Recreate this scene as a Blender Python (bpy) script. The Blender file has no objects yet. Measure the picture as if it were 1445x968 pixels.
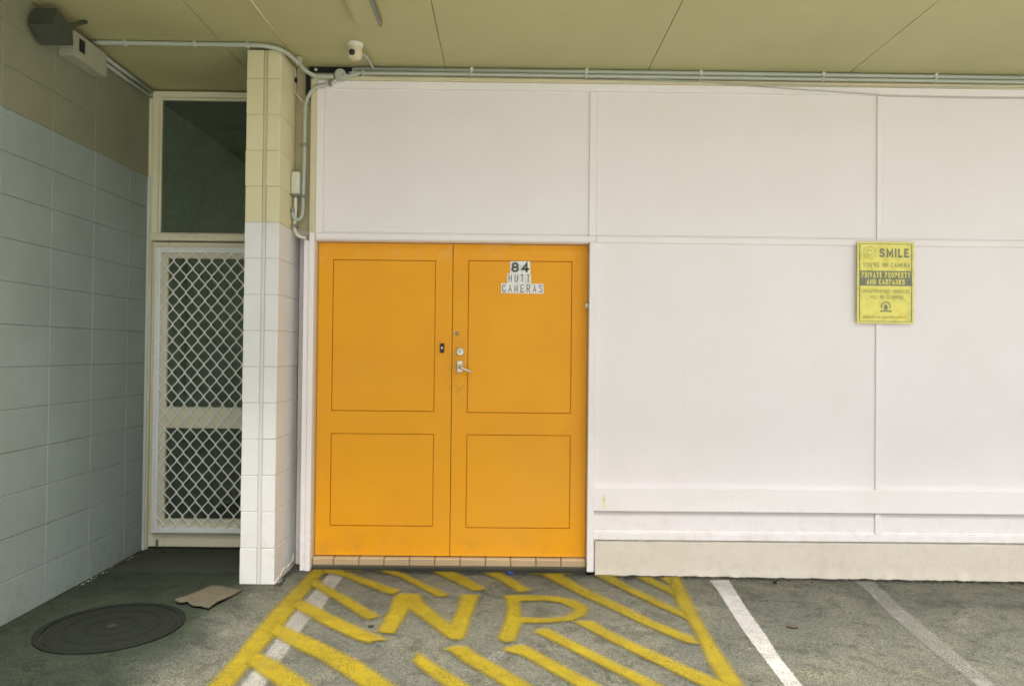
import bpy, bmesh, math, random
from mathutils import Vector, Matrix, noise
random.seed(7)
SC = bpy.context.scene
COL = SC.collection
R = math.radians

# ------------------------------------------------------------------ camera
cam_data = bpy.data.cameras.new('camera')
cam = bpy.data.objects.new('camera', cam_data)
COL.objects.link(cam)
SC.camera = cam
cam_data.sensor_width = 36.0
cam_data.lens = 1040.03 / 1445.0 * 36.0
cam_data.clip_start = 0.05
cam_data.clip_end = 500
cam_data.dof.use_dof = True          # slightly soft, as a fast compact lens is
cam_data.dof.focus_distance = 3.2
cam_data.dof.aperture_fstop = 2.2
YAW, PITCH, ROLL = .0076209, .0116884, .010596
cy, sy, cp, sp, cr, sr = math.cos(YAW), math.sin(YAW), math.cos(PITCH), math.sin(PITCH), math.cos(ROLL), math.sin(ROLL)
fwd = Vector((sy*cp, cy*cp, sp)); r0 = Vector((cy, -sy, 0)); u0 = r0.cross(fwd)
rt = r0*cr + u0*sr; up = -r0*sr + u0*cr
cam.matrix_world = Matrix(((rt.x, up.x, -fwd.x, 1.4582), (rt.y, up.y, -fwd.y, -4.3571), (rt.z, up.z, -fwd.z, 1.2981), (0, 0, 0, 1)))

# ------------------------------------------------------------------ sky, sun, exposure
SUN_EL, SUN_AZ = 66.0, 10.0          # azimuth: degrees to the right of straight behind the camera
world = bpy.data.worlds.new('World')
SC.world = world
world.use_nodes = True
wn = world.node_tree
wn.nodes.clear()
wo = wn.nodes.new('ShaderNodeOutputWorld'); bg = wn.nodes.new('ShaderNodeBackground'); sky = wn.nodes.new('ShaderNodeTexSky')
sky.sky_type = 'NISHITA'
sky.sun_disc = False
sky.sun_elevation = R(SUN_EL)
sky.sun_rotation = R(180 - SUN_AZ)
sky.air_density = 1.0
sky.dust_density = 4.0
sky.ozone_density = 1.0
hsv = wn.nodes.new('ShaderNodeHueSaturation')   # an overcast sky: the same sky with most of its blue gone
hsv.inputs['Saturation'].default_value = 0.35
bg.inputs['Strength'].default_value = 0.10
wn.links.new(sky.outputs[0], hsv.inputs['Color'])
wn.links.new(hsv.outputs[0], bg.inputs['Color'])
wn.links.new(bg.outputs[0], wo.inputs[0])
sun_d = bpy.data.lights.new('sun', 'SUN')
sun = bpy.data.objects.new('sun', sun_d)
COL.objects.link(sun)
sun_d.energy = 2.6
sun_d.angle = R(30)
sun_d.color = (1.0, .97, .92)
to_sun = Vector((math.sin(R(SUN_AZ))*math.cos(R(SUN_EL)), -math.cos(R(SUN_AZ))*math.cos(R(SUN_EL)), math.sin(R(SUN_EL))))
sun.rotation_euler = to_sun.to_track_quat('Z', 'Y').to_euler()
SC.view_settings.view_transform = 'Standard'
SC.view_settings.look = 'None'
SC.view_settings.exposure = 1.54
SC.view_settings.gamma = 1.0

# ------------------------------------------------------------------ helpers
def link(o, parent=None):
    COL.objects.link(o)
    if parent: o.parent = parent
    return o

def tag(o, label=None, cat=None, group=None, kind=None):
    if label: o['label'] = label
    if cat: o['category'] = cat
    if group: o['group'] = group
    if kind: o['kind'] = kind
    return o

def empty(name, loc=(0, 0, 0)):
    o = bpy.data.objects.new(name, None)
    o.location = loc
    o.empty_display_size = .1
    COL.objects.link(o)
    return o

class MB:
    """Collects shapes (world coordinates) and links them as one mesh object."""
    def __init__(s): s.bm = bmesh.new()
    def box(s, x0, x1, y0, y1, z0, z1, bev=0.0, seg=1):
        vs = [s.bm.verts.new((x, y, z)) for x in (x0, x1) for y in (y0, y1) for z in (z0, z1)]
        fs = [(0, 1, 3, 2), (4, 6, 7, 5), (0, 4, 5, 1), (2, 3, 7, 6), (0, 2, 6, 4), (1, 5, 7, 3)]
        faces = [s.bm.faces.new([vs[i] for i in f]) for f in fs]
        if bev:
            es = list({e for f in faces for e in f.edges})
            bmesh.ops.bevel(s.bm, geom=es, offset=bev, segments=seg, affect='EDGES', profile=.5)
        return s
    def tube(s, pts, r, n=10, closed=False):
        pts = [Vector(p) for p in pts]
        rings = []
        prev = None
        for i, p in enumerate(pts):
            if i == 0: d = pts[1] - pts[0]
            elif i == len(pts) - 1: d = pts[-1] - pts[-2]
            else: d = (pts[i+1] - pts[i]).normalized() + (pts[i] - pts[i-1]).normalized()
            d.normalize()
            if prev is None:
                a = Vector((0, 0, 1)) if abs(d.z) < .9 else Vector((1, 0, 0))
                prev = a.cross(d).normalized()
            prev = (prev - d * prev.dot(d)).normalized()
            b = d.cross(prev)
            rr = r[i] if isinstance(r, (list, tuple)) else r
            rings.append([s.bm.verts.new(p + (prev*math.cos(2*math.pi*k/n) + b*math.sin(2*math.pi*k/n))*rr) for k in range(n)])
        for a, b in zip(rings, rings[1:]):
            for k in range(n):
                f = s.bm.faces.new((a[k], a[(k+1) % n], b[(k+1) % n], b[k])); f.smooth = True
        s.bm.faces.new(rings[0][::-1]); s.bm.faces.new(rings[-1])
        return s
    def lathe(s, prof, base, axis=(0, 0, 1), n=24):
        """prof: (radius, height) pairs along axis from base."""
        ax = Vector(axis).normalized()
        u = ax.orthogonal().normalized(); v = ax.cross(u)
        rings = []
        for r_, h in prof:
            rings.append([s.bm.verts.new(Vector(base) + ax*h + (u*math.cos(2*math.pi*k/n) + v*math.sin(2*math.pi*k/n))*max(r_, 1e-4)) for k in range(n)])
        for a, b in zip(rings, rings[1:]):
            for k in range(n):
                s.bm.faces.new((a[k], a[(k+1) % n], b[(k+1) % n], b[k]))
        s.bm.faces.new(rings[0][::-1]); s.bm.faces.new(rings[-1])
        return s
    def prism(s, poly, d, axis='y', at=0.0):
        """extrude a 2-D outline by d; axis y: outline in x,z; axis x: outline in y,z; axis z: outline in x,y."""
        def P(a, b, t):
            return {'y': (a, at+t, b), 'x': (at+t, a, b), 'z': (a, b, at+t)}[axis]
        v0 = [s.bm.verts.new(P(a, b, 0)) for a, b in poly]; v1 = [s.bm.verts.new(P(a, b, d)) for a, b in poly]
        s.bm.faces.new(v0); s.bm.faces.new(v1[::-1])
        n = len(poly)
        for i in range(n): s.bm.faces.new((v0[i], v1[i], v1[(i+1) % n], v0[(i+1) % n]))
        return s
    def build(s, name, mat, parent=None, origin=None):
        bmesh.ops.recalc_face_normals(s.bm, faces=s.bm.faces)
        if origin is not None: bmesh.ops.translate(s.bm, verts=s.bm.verts, vec=-Vector(origin))
        me = bpy.data.meshes.new(name)
        s.bm.to_mesh(me); s.bm.free()
        me.materials.append(mat)
        o = bpy.data.objects.new(name, me)
        if origin is not None: o.location = origin
        if parent is not None and parent.type == 'EMPTY' and origin is None and parent.location.length > 0:
            o.location = -parent.location
        return link(o, parent)

def smooth_path(pts, k=6):
    """Catmull-Rom through pts."""
    P = [Vector(p) for p in pts]
    P = [P[0]*2 - P[1]] + P + [P[-1]*2 - P[-2]]
    out = []
    for i in range(1, len(P) - 2):
        a, b, c, d = P[i-1], P[i], P[i+1], P[i+2]
        for j in range(k):
            t = j / k
            out.append(.5*((2*b) + (c-a)*t + (2*a-5*b+4*c-d)*t*t + (3*b-a-3*c+d)*t**3))
    out.append(P[-2])
    return out

def arc(cx, cy_, rx, ry, a0, a1, n=9):
    return [(cx+rx*math.cos(R(a0+(a1-a0)*i/n)), cy_+ry*math.sin(R(a0+(a1-a0)*i/n))) for i in range(n+1)]
# sign-writer's capitals: centre lines of the strokes in a cell 1 wide and 1 high
GL = {
    'A': [[(0, 0), (.5, 1), (1, 0)], [(.17, .3), (.83, .3)]],
    'B': [[(0, 0), (0, 1), (.55, 1)]+arc(.55, .76, .38, .24, 90, -90)+[(0, .52)], [(.55, .52)]+arc(.55, .26, .45, .26, 90, -90)+[(0, 0)]],
    'C': [arc(.5, .68, .5, .32, 20, 180)+arc(.5, .32, .5, .32, 180, 340)],
    'D': [[(0, 0), (0, 1), (.45, 1)]+arc(.45, .66, .55, .34, 90, 0, 6)+arc(.45, .34, .55, .34, 0, -90, 6)+[(0, 0)]],
    'E': [[(1, 1), (0, 1), (0, 0), (1, 0)], [(0, .52), (.85, .52)]],
    'F': [[(1, 1), (0, 1), (0, 0)], [(0, .52), (.85, .52)]],
    'G': [arc(.5, .68, .5, .32, 20, 180)+arc(.5, .32, .5, .32, 180, 360)+[(1, .48), (.55, .48)]],
    'H': [[(0, 0), (0, 1)], [(1, 0), (1, 1)], [(0, .52), (1, .52)]],
    'I': [[(.5, 0), (.5, 1)]],
    'K': [[(0, 0), (0, 1)], [(1, 1), (0, .42)], [(.3, .6), (1, 0)]],
    'L': [[(0, 1), (0, 0), (1, 0)]],
    'M': [[(0, 0), (0, 1), (.5, .2), (1, 1), (1, 0)]],
    'N': [[(0, 0), (0, 1), (1, 0), (1, 1)]],
    'O': [arc(.5, .68, .5, .32, 0, 180)+arc(.5, .32, .5, .32, 180, 360)+[(1, .68)]],
    'P': [[(0, 0), (0, 1), (.55, 1)]+arc(.55, .73, .45, .27, 90, -90)+[(0, .46)]],
    'R': [[(0, 0), (0, 1), (.55, 1)]+arc(.55, .74, .45, .26, 90, -90)+[(0, .48)], [(.5, .48), (1, 0)]],
    'S': [arc(.5, .74, .47, .26, 25, 180)+arc(.5, .74, .47, .22, 180, 270, 4)+arc(.5, .27, .5, .25, 90, 0, 4)+arc(.5, .27, .5, .27, 0, -155)],
    'T': [[(0, 1), (1, 1)], [(.5, 0), (.5, 1)]],
    'U': [[(0, 1), (0, .32)]+arc(.5, .32, .5, .32, 180, 360)+[(1, 1)]],
    'V': [[(0, 1), (.5, 0), (1, 1)]],
    'W': [[(0, 1), (.25, 0), (.5, .8), (.75, 0), (1, 1)]],
    'Y': [[(0, 1), (.5, .45), (1, 1)], [(.5, .45), (.5, 0)]],
    "'": [[(.5, 1), (.5, .78)]],
    '$': [arc(.5, .70, .42, .2, 25, 180)+arc(.5, .70, .42, .18, 180, 270, 4)+arc(.5, .29, .45, .23, 90, 0, 4)+arc(.5, .29, .45, .21, 0, -155), [(.5, 0), (.5, 1)]],
    '8': [arc(.5, .75, .42, .25, -90, 270, 18), arc(.5, .26, .5, .26, -90, 270, 18)],
    '4': [[(.75, 0), (.75, 1), (0, .27), (1, .27)]],
    '1': [[(.15, .78), (.6, 1), (.6, 0)]],
}
ADV = {'I': .30, "'": .30, ' ': .55, 'M': 1.25, 'W': 1.4, 'E': .85, 'L': .82, 'F': .82}
def text_mesh(name, body, x, y, z, h, width, mat, parent, bold=0.0):
    """Flat condensed capitals facing -Y: left x, baseline z, cap height h, overall width; bold = stroke width / cap height."""
    bm = bmesh.new(); sw = h*bold
    adv = [ADV.get(c, 1.0) for c in body]; gap = .28 if len(body) > 1 else 0
    unit = width/(sum(adv)+gap*(len(body)-1)); cx = x; dep = 0
    for ch, a in zip(body, adv):
        w = a*unit
        for line in GL.get(ch, []):
            iw, ih = max(w-sw, 1e-4), h-sw
            P = [Vector((cx+sw/2+p*iw, z+sw/2+q*ih)) for p, q in line]
            if ch in ("I", "'"): P = [Vector((cx+w/2, z+sw/2+q*ih+(sw/2 if k == 0 and q == 1 else 0))) for k, (p, q) in enumerate(line)]
            Q = [P[0]]
            for p in P[1:]:
                if (p-Q[-1]).length > 1e-5: Q.append(p)
            n = len(Q); closed = (Q[0]-Q[-1]).length < 1e-4
            dep += 1; yy_ = y-.00003*dep
            L = []; Rr = []
            for k in range(n):
                d0 = (Q[k]-Q[k-1]).normalized() if k else ((Q[0]-Q[-2]).normalized() if closed else None)
                d1 = (Q[k+1]-Q[k]).normalized() if k < n-1 else ((Q[1]-Q[0]).normalized() if closed else None)
                if d0 is None: d0 = d1
                if d1 is None: d1 = d0
                t = (d0+d1)
                t = t.normalized() if t.length > .2 else d0
                m = Vector((-t.y, t.x)); c = max(.42, abs(m.dot(Vector((-d0.y, d0.x)))))
                ext = Vector((0, 0))
                if k == 0 and not closed: ext = -d1*sw*.5
                if k == n-1 and not closed: ext = d0*sw*.5
                L.append(Q[k]+ext+m*sw/2/c); Rr.append(Q[k]+ext-m*sw/2/c)
            vl = [bm.verts.new((p.x, yy_, p.y)) for p in L]; vr = [bm.verts.new((p.x, yy_, p.y)) for p in Rr]
            for k in range(n-1):
                try: bm.faces.new((vl[k], vr[k], vr[k+1], vl[k+1]))
                except ValueError: pass
        cx += w+gap*unit
    me = bpy.data.meshes.new(name); bm.to_mesh(me); bm.free()
    me.materials.append(mat)
    return link(bpy.data.objects.new(name, me), parent)

# ------------------------------------------------------------------ materials
class NT:
    def __init__(s, name):
        s.m = bpy.data.materials.new(name); s.m.use_nodes = True
        s.t = s.m.node_tree; s.t.nodes.clear()
        s.out = s.n('ShaderNodeOutputMaterial'); s.b = s.n('ShaderNodeBsdfPrincipled')
        s.l(s.b.outputs[0], s.out.inputs[0])
        s.geo = s.n('ShaderNodeNewGeometry')
        s.pos = s.geo.outputs['Position']
    def n(s, k, **kw):
        x = s.t.nodes.new(k)
        for a, b in kw.items(): setattr(x, a, b)
        return x
    def l(s, a, b): s.t.links.new(a, b)
    def scaled(s, v):
        m = s.n('ShaderNodeVectorMath', operation='MULTIPLY'); s.l(s.pos, m.inputs[0]); m.inputs[1].default_value = v
        return m.outputs[0]
    def noise(s, scale, detail=4, rough=.55, stretch=None, dist=0):
        x = s.n('ShaderNodeTexNoise'); x.inputs['Scale'].default_value = scale; x.inputs['Detail'].default_value = detail
        x.inputs['Roughness'].default_value = rough; x.inputs['Distortion'].default_value = dist
        s.l(s.scaled(stretch) if stretch else s.pos, x.inputs['Vector'])
        return x.outputs['Fac']
    def voro(s, scale, feature='F1', out='Distance'):
        x = s.n('ShaderNodeTexVoronoi', feature=feature); x.inputs['Scale'].default_value = scale
        s.l(s.pos, x.inputs['Vector']); return x.outputs[out]
    def ramp(s, fac, a, b, lo=0.0, hi=1.0):
        x = s.n('ShaderNodeMapRange', interpolation_type='SMOOTHSTEP'); s.l(fac, x.inputs[0])
        for i, v in enumerate((a, b, lo, hi)): x.inputs[i+1].default_value = v
        return x.outputs[0]
    def mix(s, fac, a, b, blend='MIX'):
        x = s.n('ShaderNodeMix', data_type='RGBA', blend_type=blend)
        if isinstance(fac, (int, float)): x.inputs[0].default_value = fac
        else: s.l(fac, x.inputs[0])
        for i, v in ((6, a), (7, b)):
            if isinstance(v, (tuple, list)): x.inputs[i].default_value = (*v[:3], 1)
            else: s.l(v, x.inputs[i])
        return x.outputs[2]
    def math(s, op, a, b=0.0, c=0.0, clamp=False):
        x = s.n('ShaderNodeMath', operation=op, use_clamp=clamp)
        for i, v in enumerate((a, b, c)):
            if isinstance(v, (int, float)): x.inputs[i].default_value = v
            else: s.l(v, x.inputs[i])
        return x.outputs[0]
    def xyz(s):
        x = s.n('ShaderNodeSeparateXYZ'); s.l(s.pos, x.inputs[0]); return x.outputs
    def color(s, c): s.l(c, s.b.inputs['Base Color']) if not isinstance(c, (tuple, list)) else setattr(s.b.inputs['Base Color'], 'default_value', (*c, 1))
    def bump(s, h, strength=.3, dist=.002):
        x = s.n('ShaderNodeBump'); x.inputs['Strength'].default_value = strength; x.inputs['Distance'].default_value = dist
        s.l(h, x.inputs['Height'])
        prev = s.b.inputs['Normal'].links
        if prev: s.l(prev[0].from_socket, x.inputs['Normal'])
        s.l(x.outputs[0], s.b.inputs['Normal'])
    def rough(s, v, spec=.4):
        s.b.inputs['Roughness'].default_value = v; s.b.inputs['Specular IOR Level'].default_value = spec

def paint(name, col, col2=None, var=.08, rough=.55, grain=0.0, above=None, above_col=None, grime=.25, bumps=.25, brush=None, splash=0.0):
    """Painted surface: slight mottling, soft grime, brush or block texture; optionally another colour above a height."""
    t = NT(name)
    base = col
    if above is not None:
        z = t.xyz()[2]
        zz = t.math('ADD', z, t.math('MULTIPLY', t.math('SUBTRACT', t.noise(30), .5), .012))
        base = t.mix(t.ramp(zz, above-.003, above+.003), col, above_col)
    d = tuple(c*(1-var) for c in (1, 1.0, .98))
    c = t.mix(t.ramp(t.noise(1.7, 5, .6), .35, .7), base, t.mix(1.0, base, d, 'MULTIPLY'))
    if grime:
        g = t.ramp(t.noise(5.0, 8, .7, stretch=(1, 1, .55)), .55, .82, 0, grime)
        c = t.mix(g, c, t.mix(1.0, c, (.78, .72, .58), 'MULTIPLY'))
        s = t.ramp(t.noise(60, 3, .6), .70, .78, 0, grime*.8)
        c = t.mix(s, c, t.mix(1.0, c, (.6, .56, .48), 'MULTIPLY'))
    if splash:
        zz = t.xyz()[2]
        sp = t.math('MULTIPLY', t.ramp(zz, .55, .0), t.ramp(t.noise(16, 8, .78), .44, .74, 0, splash))
        c = t.mix(sp, c, t.mix(1.0, c, (.62, .56, .44), 'MULTIPLY'))
        run = t.ramp(t.noise(6, 6, .7, stretch=(5, 1, .25)), .60, .78, 0, splash*.35)
        c = t.mix(run, c, t.mix(1.0, c, (.80, .76, .66), 'MULTIPLY'))
    t.color(c)
    t.rough(rough)
    if bumps: t.bump(t.noise(90 if not brush else 14, 5, .65, stretch=brush), bumps, .0015)
    t.bump(t.noise(2.2, 2), .25, .006)
    return t.m

WHITE = (.81, .76, .775)
CREAM = (.66, .585, .36)
M = {}
M['white'] = paint('white_wall_paint', WHITE, rough=.5, brush=(14, 1, 1), bumps=.12, grime=.16, var=.03, splash=.5)
M['white_trim'] = paint('white_trim_paint', (.83, .785, .79), rough=.42, brush=(1, 1, 14), bumps=.1, grime=.28, var=.05, splash=.6)
M['cream_trim'] = paint('cream_trim_paint', (.62, .56, .38), rough=.5, grime=.3)
M['frame_cream'] = paint('cream_joinery_paint', (.80, .755, .56), rough=.45, grime=.35)
M['soffit'] = paint('soffit_paint', (.44, .415, .215), rough=.6, grime=.12, var=.06, bumps=.12)
M['block_left'] = paint('side_wall_block_paint', (.285, .33, .305), above=2.4, above_col=(.24, .245, .16), rough=.65, bumps=1.0, grime=.35, var=.10, splash=.5)  # darkened below the pier's white and cream to stand in for shade
M['block_pier'] = paint('pier_block_paint', (.76, .745, .73), above=2.0, above_col=(.70, .645, .41), rough=.55, bumps=.9, grime=.25, var=.06, splash=.4)
M['plinth'] = paint('plinth_paint', (.66, .60, .51), rough=.7, bumps=.9, grime=.3, var=.06, splash=.3)
M['mortar'] = paint('painted_mortar', (.50, .48, .42), rough=.8, grime=.3, above=2.0, above_col=(.40, .36, .22))
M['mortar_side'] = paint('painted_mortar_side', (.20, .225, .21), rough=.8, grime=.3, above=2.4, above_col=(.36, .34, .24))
M['conduit'] = paint('grey_conduit', (.42, .45, .38), rough=.4, grime=.2, bumps=0)
M['pvc'] = paint('cream_pvc', (.62, .62, .52), rough=.35, grime=.2, bumps=0)
M['alu'] = paint('white_powder_coat', (.88, .90, .87), rough=.3, grime=.15, bumps=0)
M['side_strip'] = paint('corner_strip_paint', (.62, .66, .60), rough=.6)
M['grille'] = paint('grille_coat', (.88, .89, .83), rough=.35, grime=.1, bumps=0)
M['tile'] = paint('tan_tile', (.50, .37, .22), rough=.35, grime=.5, var=.2, bumps=.1)
M['dirt'] = paint('dirt', (.035, .034, .024), rough=.95, grime=.4, var=.4)
M['grout'] = paint('dark_grout', (.12, .10, .07), rough=.9)

def plain(name, col, rough=.5, metal=0.0, spec=.4):
    t = NT(name)
    t.color(t.mix(t.ramp(t.noise(25, 4), .4, .7), col, tuple(c*.82 for c in col)))
    t.rough(rough, spec); t.b.inputs['Metallic'].default_value = metal
    return t.m
M['black'] = plain('black_plastic', (.012, .016, .014), .45)
M['cabinet'] = paint('cabinet_paint', (.36, .36, .26), rough=.6)
M['seam'] = plain('seam_shadow_filler', (.26, .25, .14), .9)
M['darkhole'] = plain('recess_shade', (.012, .014, .012), .9)
M['steel'] = plain('satin_steel', (.62, .60, .55), .28, .9)
M['darksteel'] = plain('dull_steel', (.28, .28, .24), .45, .6)
M['button'] = plain('bell_button', (.85, .80, .58), .3)
M['sticker'] = plain('sticker_white', (.82, .80, .79), .35)
M['ink'] = plain('sticker_ink', (.075, .095, .075), .5)
M['sign_yellow'] = plain('sign_yellow', (.80, .72, .17), .35)
M['sign_ink'] = plain('sign_ink', (.20, .215, .15), .45)
M['sign_ink_faded'] = plain('sign_ink_faded', (.36, .34, .15), .5)
M['sign_red'] = plain('red_marker', (.75, .25, .10), .5)
M['stencil'] = plain('pale_yellow_spray', (.80, .74, .36), .6)
M['rustmark'] = plain('faded_orange_marker', (.42, .27, .13), .7)
M['blue'] = plain('blue_plastic', (.03, .08, .38), .4)
M['leaf'] = plain('dry_leaf', (.06, .045, .028), .8)
M['lamp_grey'] = plain('dull_lamp_grey', (.06, .07, .05), .7)
M['paper'] = plain('plaster_crumb', (.26, .26, .22), .8)
M['curtain'] = plain('pale_fabric', (.30, .36, .30), .9)
M['room'] = plain('dim_room_paint', (.62, .68, .56), .9)
M['room_dark'] = plain('dim_room_ceiling', (.06, .09, .07), .9)

def orange_paint():
    t = NT('orange_door_paint')
    c = t.mix(t.ramp(t.noise(2.1, 6, .6), .3, .7), (.83, .365, .010), (.79, .335, .009))
    z = t.xyz()[2]; x = t.xyz()[0]
    # sun-faded chalky patches near the head of the leaf and in the middle of the panels
    patch = t.math('MULTIPLY', t.ramp(t.noise(6.5, 6, .7, stretch=(1.2, 1, 1)), .48, .70), t.ramp(z, 1.80, 1.90, 0, .5))
    c = t.mix(patch, c, (.80, .46, .13))
    faint = t.ramp(t.noise(1.1, 3, .5), .45, .75, 0, .35)
    c = t.mix(faint, c, (.80, .385, .05))
    scuff = t.ramp(t.noise(38, 5, .75, stretch=(1, 1, .4)), .69, .76, 0, .45)
    c = t.mix(scuff, c, (.48, .19, .02))
    hx = t.math('MULTIPLY', t.ramp(t.math('ABSOLUTE', t.math('SUBTRACT', x, 1.17)), .10, .02), t.ramp(t.math('ABSOLUTE', t.math('SUBTRACT', z, 1.18)), .30, .05))
    c = t.mix(t.math('MULTIPLY', hx, t.ramp(t.noise(20, 6, .7), .40, .65, .05, .4)), c, (.42, .19, .03))
    low = t.math('MULTIPLY', t.ramp(z, .30, .06, 0, 1), t.ramp(t.noise(9, 6, .7), .45, .75, 0, .45))
    c = t.mix(low, c, (.46, .22, .05))
    t.color(c); t.rough(.5, .3)
    t.bump(t.noise(10, 5, .7, stretch=(10, 1, .8)), .14, .002)
    t.bump(t.noise(3, 3), .2, .004)
    return t.m
M['orange'] = orange_paint()
M['orange_gap'] = plain('orange_groove', (.66, .29, .014), .8)

def glass_mat():
    t = NT('window_glass')
    t.t.nodes.remove(t.b)
    tr = t.n('ShaderNodeBsdfTransparent'); tr.inputs[0].default_value = (.80, .88, .80, 1)
    gl = t.n('ShaderNodeBsdfGlossy'); gl.inputs['Roughness'].default_value = .04
    fr = t.n('ShaderNodeFresnel'); fr.inputs[0].default_value = 1.5
    dirt = t.n('ShaderNodeBsdfDiffuse'); dirt.inputs[0].default_value = (.30, .34, .28, 1)  # dirt film, strengthened as haze to lift the dark panes
    mx = t.n('ShaderNodeMixShader'); t.l(fr.outputs[0], mx.inputs[0]); t.l(tr.outputs[0], mx.inputs[1]); t.l(gl.outputs[0], mx.inputs[2])
    m2 = t.n('ShaderNodeMixShader'); t.l(t.ramp(t.noise(3, 6, .7), .3, .8, .08, .18), m2.inputs[0]); t.l(mx.outputs[0], m2.inputs[1]); t.l(dirt.outputs[0], m2.inputs[2])
    t.l(m2.outputs[0], t.out.inputs[0])
    return t.m
M['glass'] = glass_mat()

def asphalt():
    t = NT('worn_asphalt')
    x, y, z = t.xyz()
    fine = t.voro(260, out='Color')
    sep = t.n('ShaderNodeSeparateColor'); t.l(fine, sep.inputs[0])
    base = t.mix(t.ramp(sep.outputs[0], .1, .95), (.042, .042, .032), (.115, .115, .090))
    # broad worn and dark patches
    c = t.mix(t.ramp(t.noise(1.3, 7, .62, dist=.6), .42, .62), base, t.mix(1, base, (1.3, 1.27, 1.2), 'MULTIPLY'))
    c = t.mix(t.ramp(t.noise(2.3, 8, .7, dist=1.2), .52, .70, 0, .75), c, t.mix(1, c, (.58, .60, .56), 'MULTIPLY'))
    # long scuffs from tyres
    c = t.mix(t.ramp(t.noise(3.5, 6, .7, stretch=(.5, 2.2, 1)), .56, .72, 0, .45), c, t.mix(1, c, (.62, .63, .60), 'MULTIPLY'))
    c = t.mix(t.ramp(t.noise(55, 4, .7), .66, .74, 0, .7), c, (.035, .036, .03))
    c = t.mix(t.ramp(t.noise(22, 6, .8), .68, .76, 0, .5), c, (.20, .19, .15))
    c = t.mix(t.ramp(t.noise(7, 7, .75, dist=.8), .50, .62, 0, .8), c, t.mix(1, c, (.58, .59, .57), 'MULTIPLY'))
    c = t.mix(t.ramp(t.noise(4.5, 7, .7, dist=.5), .54, .68, 0, .6), c, t.mix(1, c, (1.55, 1.45, 1.25), 'MULTIPLY'))
    ck = t.n('ShaderNodeTexVoronoi', feature='DISTANCE_TO_EDGE'); ck.inputs['Scale'].default_value = 1.1
    wv = t.n('ShaderNodeTexNoise'); wv.inputs['Scale'].default_value = 5; wv.inputs['Detail'].default_value = 6; t.l(t.pos, wv.inputs['Vector'])
    va = t.n('ShaderNodeVectorMath', operation='MULTIPLY_ADD'); t.l(wv.outputs['Color'], va.inputs[0]); va.inputs[1].default_value = (.22, .22, 0); t.l(t.pos, va.inputs[2])
    t.l(va.outputs[0], ck.inputs['Vector'])
    crack = t.math('MULTIPLY', t.ramp(ck.outputs['Distance'], .006, .0015), t.ramp(t.noise(1.1, 3), .52, .62, 0, .4))
    c = t.mix(crack, c, (.018, .018, .014))
    # darker, greener ground in the left bay
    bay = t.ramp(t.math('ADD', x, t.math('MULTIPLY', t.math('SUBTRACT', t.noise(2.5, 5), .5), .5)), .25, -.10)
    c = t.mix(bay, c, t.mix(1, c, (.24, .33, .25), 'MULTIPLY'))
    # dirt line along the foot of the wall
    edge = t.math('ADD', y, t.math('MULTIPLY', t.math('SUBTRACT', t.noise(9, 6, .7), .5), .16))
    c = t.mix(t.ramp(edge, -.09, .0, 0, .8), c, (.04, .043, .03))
    # unseen ground beyond made pale, added to bounce light up under the canopy
    c = t.mix(t.ramp(y, -2.15, -2.2), c, (.50, .50, .46))
    t.color(c); t.rough(.9, .25)
    t.bump(t.voro(220), .5, .003)
    t.bump(t.noise(14, 6, .7), .5, .006)
    return t.m
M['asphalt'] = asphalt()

def road_paint(name, col, wear=.3, soft=.008, bias=0.0):
    """Paint on asphalt. The attribute 'edge' is the distance inside the outline in metres; the paint thins out at its edge and where worn."""
    t = NT(name)
    a = t.n('ShaderNodeAttribute', attribute_name='edge')
    e = t.math('ADD', a.outputs['Fac'], t.math('MULTIPLY', t.math('SUBTRACT', t.noise(60, 6, .8), .5), .030))
    cover = t.ramp(e, -soft, soft)
    fine = t.ramp(t.noise(170, 3, .7), .30+wear*.32, .46+wear*.32)
    worn = t.ramp(t.noise(7, 7, .72), .62-wear*.25+bias, .40-wear*.25+bias, 0, 1)
    keep = t.math('MAXIMUM', fine, worn)
    al = t.math('MULTIPLY', cover, keep)
    al = t.math('MULTIPLY', al, .94)
    c = t.mix(t.ramp(t.noise(5, 6, .65), .35, .7), col, tuple(v*.80 for v in col))
    c = t.mix(t.ramp(t.noise(60, 4, .7), .58, .75, 0, .5), c, tuple(v*.55 for v in col))
    t.color(c); t.rough(.75, .25)
    t.bump(t.voro(220), .4, .002)
    tr = t.n('ShaderNodeBsdfTransparent')
    mx = t.n('ShaderNodeMixShader'); t.l(al, mx.inputs[0]); t.l(tr.outputs[0], mx.inputs[1]); t.l(t.b.outputs[0], mx.inputs[2])
    t.l(mx.outputs[0], t.out.inputs[0])
    return t.m
M['road_yellow'] = road_paint('yellow_spray_paint', (.235, .175, .006), .12, .021)
M['road_white'] = road_paint('white_line_paint', (.37, .355, .325), .14, .005)
M['road_white_worn'] = road_paint('worn_white_line_paint', (.20, .195, .165), .34, .010)
M['road_white_old'] = road_paint('old_white_line_paint', (.26, .25, .21), .22, .010)
M['splash'] = road_paint('cement_splash', (.30, .29, .25), .6, .008)


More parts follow.
